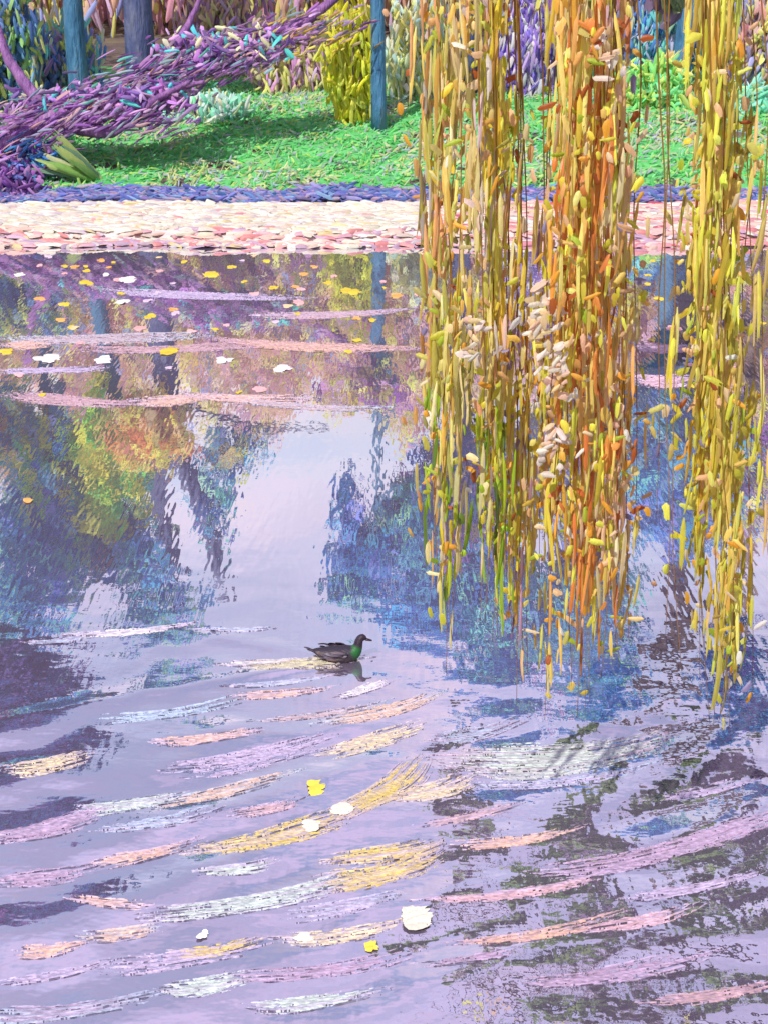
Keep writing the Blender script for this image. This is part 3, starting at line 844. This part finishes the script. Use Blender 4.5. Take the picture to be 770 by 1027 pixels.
# ---------------------------------------------------------------- the duck
duck = empty('duck', (duck_p[0], duck_p[1], 0))
tag(duck, 'dark duck with green breast swimming to the right on the pond', 'duck')
duck.scale = (.9, .9, .95)
rings = [(-.300, .105, .008, .006), (-.265, .095, .040, .018), (-.205, .080, .072, .045), (-.13, .062, .100, .075), (-.04, .052, .118, .092), (.05, .052, .116, .095),
         (.12, .062, .104, .094), (.165, .092, .080, .076), (.188, .138, .056, .056), (.196, .176, .046, .046), (.202, .206, .046, .045),
         (.214, .234, .050, .043), (.240, .248, .045, .041), (.264, .240, .030, .030), (.278, .232, .012, .012)]
pts = np.array([(x, 0, z) for x, z, _, _ in rings])
Tn = unit(np.gradient(pts, axis=0))
seg = 14
V = []
for i, (x, z, ry, rz) in enumerate(rings):
    nrm = np.array([-Tn[i][2], 0, Tn[i][0]])
    a = np.linspace(0, 2 * math.pi, seg, endpoint=False)
    V.append(pts[i] + np.cos(a)[:, None] * ry * np.array([0, 1, 0]) + np.sin(a)[:, None] * rz * nrm)
V = np.concatenate(V)
F = [(i * seg + k, i * seg + (k + 1) % seg, (i + 1) * seg + (k + 1) % seg, (i + 1) * seg + k) for i in range(len(rings) - 1) for k in range(seg)]
ncol = np.zeros((len(V), 3))
for i, v in enumerate(V):
    if v[2] > .165: cc = (44, 30, 48)
    elif v[0] > .135 and v[2] > .02: cc = (30, 98, 46)
    elif v[2] > .095: cc = (44, 38, 52)
    else: cc = (50, 36, 48)
    ncol[i] = lin(cc)
E = np.array(duck.location)
o = raw_mesh('body', V + E, [np.array(F)], M_duck, ncol, parent=duck)
sm = o.modifiers.new('round', 'SUBSURF'); sm.levels = 2; sm.render_levels = 2
for s in (-1, 1):                                     # folded wings
    n = 26
    fx = rng.uniform(-.22, .06, n)
    P = np.stack([fx, s * (.075 + .045 * np.cos((fx + .03) * 6) + rng.normal(0, .003, n)), .085 + rng.uniform(-.035, .045, n)], -1)
    A = np.stack([-np.ones(n), np.zeros(n) - s * .0, rng.normal(.12, .1, n)], -1)
    N = np.stack([np.zeros(n), s * np.ones(n), .6 * np.ones(n)], -1)
    V, F = dabs(P, A, N, rng.uniform(.04, .085, n), rng.uniform(.010, .018, n), .006)
    raw_mesh('wing', V + E, F, M_duck, np.repeat(pick([(84, 74, 92), (124, 114, 128), (64, 52, 60), (48, 38, 50), (96, 78, 80)], n, gain=1), NV, 0), parent=duck)
V, F = dabs(np.array([[.302, 0, .222]]), np.array([[1, 0, -.22]]), np.array([[0, 0, 1.0]]), .044, .019, .012, .05)
raw_mesh('bill', V + E, F, M_duck, np.repeat(np.array([lin((40, 30, 38))]), NV, 0), parent=duck)
n = 7
V, F = dabs(np.stack([rng.uniform(-.34, -.27, n), rng.normal(0, .02, n), rng.uniform(.09, .125, n)], -1),
            np.stack([-np.ones(n), rng.normal(0, .2, n), rng.uniform(.1, .6, n)], -1), np.tile([0, 0, 1.0], (n, 1)), .05, .012, .006)
raw_mesh('tail_feathers', V + E, F, M_duck, np.repeat(pick([(40, 32, 48), (60, 50, 64)], n), NV, 0), parent=duck)
for s in (-1, 1):
    bm = bmesh.new(); bmesh.ops.create_uvsphere(bm, u_segments=10, v_segments=8, radius=.0075)
    me = bpy.data.meshes.new('eye'); bm.to_mesh(me); bm.free()
    me.color_attributes.new('Col', 'FLOAT_COLOR', 'POINT').data.foreach_set('color', np.tile([.01, .01, .01, 1], len(me.vertices)).astype(np.float32))
    me.materials.append(M_duck)
    e_ = bpy.data.objects.new('eye', me); C.objects.link(e_); e_.parent = duck; e_.location = (.242, s * .041, .258)

# ---------------------------------------------------------------- painted strokes on the ripples, reflected light put in as colour
COL = dict(chalk=(222, 216, 200), white=(240, 238, 236), mint=(206, 226, 212), peach=(238, 192, 160), yellow=(232, 206, 78), cream=(238, 220, 168),
           lilac=(196, 180, 212), mauve=(184, 154, 184), pink=(226, 180, 186), olive=(214, 208, 156), sky=(178, 196, 220), plum=(92, 74, 122), rosy=(206, 170, 172))
def streak(px0, py0, px1, py1, wpx, col, label, bristles=7, bow=0.12, gap=0.25):
    ex = .20 if py0 > 680 else 0.0
    px0, py0, px1, py1 = px0 - ex * (px1 - px0), py0 - ex * (py1 - py0), px1 + ex * (px1 - px0), py1 + ex * (py1 - py0)
    a, b_ = on_z(px0, py0), on_z(px1, py1)
    mid = (a + b_) / 2
    half_w = np.linalg.norm(on_z((px0 + px1) / 2, (py0 + py1) / 2 + wpx / 2) - on_z((px0 + px1) / 2, (py0 + py1) / 2 - wpx / 2)) / 2
    d = b_ - a; ln = np.linalg.norm(d); d = d / ln
    nrm = np.array([-d[1], d[0], 0])
    base = lin(COL[col])
    nu = max(30, int(ln / .010)); nv = max(12, int(half_w * 2 / .007))
    uu, vv = np.meshgrid(np.linspace(0, 1, nu), np.linspace(-1, 1, nv))
    cover = 0
    br = rng.normal(0, 1, nv); br = (br + np.roll(br, 1)) / 1.5                        # bristle profile across the stroke
    t0 = rng.uniform(0, .16, nv); t1 = 1 - rng.uniform(0, .22, nv)
    prof = np.sqrt(np.clip(1 - (2 * uu - 1) ** 4, 0, 1)) * (0.65 + 0.35 * np.sin(uu * rng.uniform(3, 7) + rng.uniform(0, 6)))
    off = vv * half_w * (0.6 + 0.4 * prof) + bow * ln * (4 * (uu - .5) ** 2 - .5) * .5 + half_w * .10 * np.sin(uu * 6 + br[0] * 3)
    pos = a + d * (uu * ln)[..., None] + nrm * off[..., None]
    low = rng.normal(0, 1, (nv, nu // 5 + 3))
    idx = np.linspace(0, low.shape[1] - 2, nu); i0 = idx.astype(int); fr_ = idx - i0
    dry = low[:, i0] * (1 - fr_) + low[:, i0 + 1] * fr_                                # long thin dry patches
    e0 = np.abs(rng.normal(0, .13, nv))[:, None]; e1 = np.abs(rng.normal(0, .20, nv))[:, None]
    endf = np.clip(1 - np.minimum(uu - e0, 1 - uu - e1) / .16, 0, 1.6)
    cover = 1.45 - .75 * vv ** 2 - .95 * endf + .52 * dry + .34 * br[:, None] + rng.normal(0, .20, (nv, nu))
    pos[..., 2] = water_z(pos[..., 0], pos[..., 1]) + np.clip((cover - .55) * .010, -.004, .008) * (1 + .25 * br[:, None])
    keep = cover > .20
    qi = (np.arange(nu - 1)[None] + (np.arange(nv - 1) * nu)[:, None])
    kq = keep[:-1, :-1] & keep[1:, 1:]
    qi = qi[kq]
    F = [np.stack([qi, qi + 1, qi + nu + 1, qi + nu], -1)]
    V = pos.reshape(-1, 3)
    other = lin(COL[random.choice(['lilac', 'lilac', 'mauve', 'sky', 'lilac'])]) * .85
    bl = np.clip(.30 + .26 * br[:, None] + .16 * dry + .35 * endf, 0, .9)[..., None]
    c = np.clip((base * (1 - bl) + other * bl) * (1 + .06 * br[:, None, None]), 0, .93).reshape(-1, 3)
    root_loc = mid
    me_o = raw_mesh('painted_streak', V - root_loc, F, M_ripple_paint, c)
    me_o.location = root_loc
    return tag(me_o, label, 'painted_reflection', 'painted reflections on the ripples')

ST = [
 (70, 352, 300, 343, 5, 'rosy', 'long dusky rose painted reflection line across the left water below the leaning tree mirror', 4),
 (128, 404, 226, 396, 6, 'peach', 'peach painted reflection line left of centre where the mirrored shrubs end', 4),
 (228, 402, 396, 411, 4, 'rosy', 'thin rosy painted reflection line left of the willow where the pale mirrored sky begins', 3),
 (0, 347, 66, 343, 5, 'peach', 'short peach painted reflection line touching the left edge in the upper water', 3),
 (640, 351, 696, 347, 6, 'pink', 'upper pink painted reflection dash in the gap between willow curtains', 4),
 (634, 383, 702, 380, 9, 'pink', 'wider pink painted reflection dash in the gap between willow curtains', 5),
 (62, 639, 200, 626, 6, 'white', 'bright white painted wake line left of the duck', 5),
 (20, 645, 96, 640, 4, 'sky', 'faint bluish painted reflection line at the left edge level with the duck', 3),
 (196, 632, 282, 630, 4, 'sky', 'faint bluish painted reflection line ending just above and left of the duck', 3),
 (228, 668, 378, 661, 12, 'olive', 'broad olive cream painted wake under the swimming duck', 8),
 (214, 668, 312, 660, 4, 'white', 'thin white painted wake line trailing from the tail of the duck', 3),
 (238, 688, 326, 678, 4, 'sky', 'thin bluish painted reflection line just below the wake of the duck', 3),
 (342, 698, 386, 684, 6, 'white', 'short white painted reflection dash below the breast of the duck', 4),
 (240, 698, 326, 690, 6, 'peach', 'short peach painted reflection streak below the wake left of the white dash', 4),
 (332, 724, 432, 698, 9, 'peach', 'bold peach painted reflection streak below and right of the duck', 6),
 (270, 722, 380, 704, 5, 'rosy', 'thin rosy painted reflection streak below the duck above the cream one', 3),
 (330, 754, 418, 729, 8, 'cream', 'cream painted reflection streak under the bold peach one', 5),
 (165, 744, 250, 735, 7, 'peach', 'peach painted reflection streak in the plain lilac water left of the cream one', 5),
 (14, 772, 84, 760, 9, 'cream', 'cream painted reflection streak near the left edge among the dark mirrored branches', 6),
 (92, 810, 176, 799, 11, 'mint', 'mint white painted reflection streak lower left below the dark mirrored branches', 7),
 (160, 806, 284, 778, 9, 'peach', 'long broken peach painted reflection streak right of the mint white one', 6),
 (100, 866, 190, 844, 9, 'peach', 'slanting peach painted reflection streak at lower left', 6),
 (208, 850, 350, 818, 11, 'yellow', 'broken yellow painted reflection streak left of the white petals', 7),
 (352, 812, 418, 768, 12, 'yellow', 'bright yellow painted reflection streak above right of the white petals', 7),
 (338, 862, 428, 846, 9, 'yellow', 'thin upper yellow painted reflection streak beside the willow mirror', 6),
 (330, 888, 430, 858, 14, 'yellow', 'broad yellow painted reflection streak above the largest white petal', 8),
 (170, 918, 340, 884, 16, 'mint', 'broad mint painted reflection streak in the lower middle', 9),
 (206, 876, 270, 866, 8, 'mint', 'small mint painted reflection smear above the broad mint streak', 5),
 (76, 902, 142, 908, 8, 'peach', 'small peach painted reflection smear at lower left above two others', 5),
 (86, 938, 156, 931, 10, 'peach', 'middle peach painted reflection smear of the lower left three', 6),
 (20, 955, 82, 948, 9, 'peach', 'peach painted reflection smear nearest the left bottom corner', 6),
 (292, 942, 408, 926, 8, 'cream', 'cream painted reflection streak running to the largest white petal', 5),
 (180, 956, 254, 944, 9, 'yellow', 'dull yellow painted reflection smear at lower left of centre', 6),
 (170, 992, 250, 982, 13, 'mint', 'mint painted reflection smear near the bottom left of centre', 7),
 (262, 1008, 372, 994, 12, 'mint', 'mint painted reflection streak at the bottom centre', 7),
 (470, 764, 658, 744, 24, 'mint', 'wide pale mint painted reflection patch under the willow tips', 12),
 (500, 788, 640, 772, 8, 'lilac', 'lilac painted reflection streak just under the wide mint patch', 5),
 (430, 826, 512, 808, 7, 'rosy', 'rosy painted reflection streak left under the wide mint patch', 5),
 (468, 848, 574, 832, 8, 'peach', 'peach painted reflection streak across the dark willow mirror', 6),
 (440, 905, 590, 880, 7, 'pink', 'long pink painted reflection streak right of the largest white petal', 5),
 (560, 872, 742, 832, 13, 'mauve', 'long mauve painted reflection streak across the right willow mirror', 8),
 (470, 944, 610, 922, 8, 'peach', 'low peach painted reflection streak across the dark willow mirror', 6),
 (430, 966, 520, 952, 7, 'mauve', 'short mauve painted reflection streak at the bottom under the low peach one', 5),
 (600, 932, 690, 910, 9, 'pink', 'pink painted reflection streak at lower right', 6),
 (540, 984, 700, 958, 12, 'mauve', 'long mauve painted reflection streak near the bottom right', 8),
 (680, 848, 776, 818, 11, 'mauve', 'mauve painted reflection streak running off the right edge', 7),
 (640, 900, 760, 872, 7, 'lilac', 'lilac painted reflection streak at right below the long mauve one', 5),
 (655, 800, 760, 776, 6, 'lilac', 'lilac painted reflection streak at right below the zigzag mirror', 5),
 (660, 1004, 774, 985, 9, 'rosy', 'rosy painted reflection streak in the bottom right corner', 6),
 (0, 986, 110, 962, 6, 'lilac', 'thin lilac painted reflection streak crossing the bottom left corner', 4),
 (-10, 842, 96, 816, 14, 'mauve', 'broad mauve stroke of painted reflection at the left edge above the slanting peach one', 7),
 (186, 772, 320, 744, 14, 'lilac', 'broad lilac stroke of painted reflection under the cream streak near the duck', 7),
 (0, 884, 84, 872, 12, 'mauve', 'mauve stroke of painted reflection at the left edge below the slanting peach one', 6),
 (110, 832, 214, 812, 10, 'sky', 'bluish stroke of painted reflection under the mint white streak at lower left', 6),
 (240, 818, 300, 802, 9, 'rosy', 'short rosy stroke of painted reflection above the broken yellow streak', 5),
 (120, 968, 250, 950, 14, 'lilac', 'broad lilac stroke of painted reflection below the lower left peach smears', 7),
 (0, 1018, 140, 1002, 14, 'mauve', 'mauve stroke of painted reflection in the bottom left corner', 7),
 (250, 980, 400, 958, 12, 'mauve', 'mauve stroke of painted reflection above the mint streak at the bottom centre', 7),
 (300, 918, 395, 898, 12, 'lilac', 'broad lilac stroke of painted reflection left of the largest white petal', 6),
 (440, 742, 520, 722, 9, 'sky', 'bluish stroke of painted reflection above the wide mint patch', 5),
 (120, 720, 230, 704, 8, 'sky', 'bluish stroke of painted reflection right of the dark mirrored branches', 5),
 (400, 800, 470, 780, 9, 'cream', 'cream stroke of painted reflection left of the rosy one under the mint patch', 5),
 (0, 340, 220, 337, 6, 'rosy', 'upper rosy painted reflection band from the left edge across the mirrored leaning tree', 5),
 (200, 340, 425, 352, 5, 'peach', 'long peach painted reflection band reaching the first willow curtain', 5),
 (0, 396, 150, 406, 6, 'rosy', 'dusky rose painted reflection band from the left edge above the green mirrored crown', 5),
 (180, 396, 320, 401, 5, 'peach', 'peach painted reflection band above the pale mirrored sky', 4),
 (0, 372, 110, 369, 4, 'lilac', 'faint lilac painted reflection line at the left edge between two bands', 3),
 (250, 318, 420, 310, 4, 'rosy', 'faint rosy painted reflection line below the mirrored yellow shrub', 3),
 (90, 290, 330, 300, 4, 'lilac', 'faint lilac painted reflection line among the leaves nearest the bank', 3),
]
for s in ST:
    streak(*s[:4], s[4] * (2.1 if s[5] in ('yellow', 'cream') else 1.5 if s[1] > 680 else (1.9 if s[1] < 420 else 1.25)), *s[5:7], bristles=s[7])

# ---------------------------------------------------------------- floating petals and leaves
def floater(name, px, py, lpx, col, label, cat, group, ang=None, wr=.38, n=1):
    c = on_z(px, py)
    sc = lpx * np.linalg.norm(c - np.array([0, 0, H])) / FPX
    parts = []
    for k in range(n * 3):
        a = rng.normal(.1, .3) if ang is None else ang + rng.normal(0, .10)
        off = (k / (n * 3 - 1) - .5) * 2
        p = np.array([-math.sin(a), math.cos(a), 0]) * off * sc * wr * .62 + np.array([math.cos(a), math.sin(a), 0]) * rng.normal(0, sc * .07)
        p[2] = .010 + .005 * rng.uniform()
        V, F = dabs(p[None], np.array([[math.cos(a), math.sin(a), 0]]), np.array([[rng.normal(0, .15), -.2, 1]]),
                    sc / 2 * U(.7, 1.0) * (1 - .35 * off * off), sc * wr * 1.1 / (n * 3) ** .6, sc * .02, -.05)
        parts.append((V, F, np.clip(lin(COL.get(col, col) if isinstance(col, str) else col) * .9 * (1 + rng.normal(0, .07)), 0, .85)))
    V, F, cc = merge(parts)
    o = raw_mesh(name, V, F, M_float, cc)
    o.location = (c[0], c[1], float(water_z(c[0], c[1])))
    return tag(o, label, cat, group)

G2 = 'white petals on the near water'
floater('petal', 416, 922, 38, 'chalk', 'largest white petal floating in the near water', 'petal', G2, .35, .5, 4)
floater('petal', 312, 829, 24, 'chalk', 'white petal at the end of the broken yellow streak', 'petal', G2, .2, .4, 3)
floater('petal', 345, 812, 28, 'chalk', 'cream white petal under the bright yellow streak', 'petal', G2, .3, .4, 3)
floater('petal', 306, 941, 20, 'chalk', 'white petal at the left end of the cream streak', 'petal', G2, .2, .4, 3)
floater('petal', 204, 938, 14, 'white', 'tiny white petal beside the dull yellow smear', 'petal', G2)
floater('floating_leaf', 318, 791, 27, 'yellow', 'single yellow leaf floating above the white petals', 'leaf', 'leaves on the near water', .35, .35)
floater('floating_leaf', 372, 950, 18, 'yellow', 'small yellow leaf floating left of the largest white petal', 'leaf', 'leaves on the near water', -.4, .35)

GL = 'fallen leaves floating below the far bank'
Y_, P_, W_, O_ = (214, 190, 60), (226, 170, 170), (226, 220, 218), (222, 164, 90)
LV = [(88, 284, 18, Y_), (128, 281, 24, W_), (126, 303, 20, W_), (106, 276, 10, W_), (75, 268, 12, O_), (212, 276, 22, Y_), (246, 283, 10, Y_), (256, 295, 14, P_), (275, 289, 14, Y_),
      (300, 304, 18, P_), (268, 262, 12, Y_), (185, 263, 10, Y_), (62, 321, 14, O_), (150, 318, 14, Y_), (171, 353, 28, Y_), (226, 362, 22, W_), (285, 370, 26, W_),
      (140, 330, 16, P_), (192, 333, 12, P_), (330, 284, 12, Y_), (352, 293, 26, Y_), (398, 297, 18, O_), (384, 283, 10, P_), (420, 296, 12, P_), (262, 391, 18, P_),
      (40, 300, 14, O_), (20, 276, 12, W_), (106, 361, 26, W_), (50, 360, 30, W_), (8, 353, 18, Y_), (316, 268, 10, O_), (232, 268, 12, Y_), (160, 272, 10, P_),
      (660, 300, 14, Y_), (676, 330, 18, P_), (648, 285, 10, Y_), (690, 366, 12, P_), (750, 330, 14, Y_), (758, 290, 12, O_), (28, 503, 14, O_)]
cn = {Y_: 'yellow', P_: 'pink', W_: 'white', O_: 'orange'}
for px, py, lpx, col in LV:
    big = 'broad' if lpx >= 17 else 'small'
    where = 'right of the orange willow curtain' if px > 600 else ('near the bank' if py < 312 else 'farther out on the pond')
    floater('floating_leaf', px, py, lpx, col, f'{big} {cn[col]} leaf floating {where}', 'leaf', GL)

for k in range(54):                                    # smaller scraps drifting near the bank
    px, py = (U(4, 425), U(256, 332)) if k < 42 else (U(636, 764), U(262, 400))
    if k % 6 == 5 and k < 42: py = U(335, 400)
    col = [Y_, P_, O_, Y_, (206, 186, 206), (226, 196, 150)][int(rng.integers(6))]
    nm_ = {Y_: 'yellow', P_: 'pink', O_: 'orange'}.get(col, 'pale')
    where = 'right of the orange willow curtain' if px > 600 else ('among the leaves near the bank' if py < 333 else 'among the painted reflection bands farther out')
    floater('floating_leaf', px, py, U(7, 13), col, f'tiny {nm_} scrap of leaf floating {where}', 'leaf', GL)
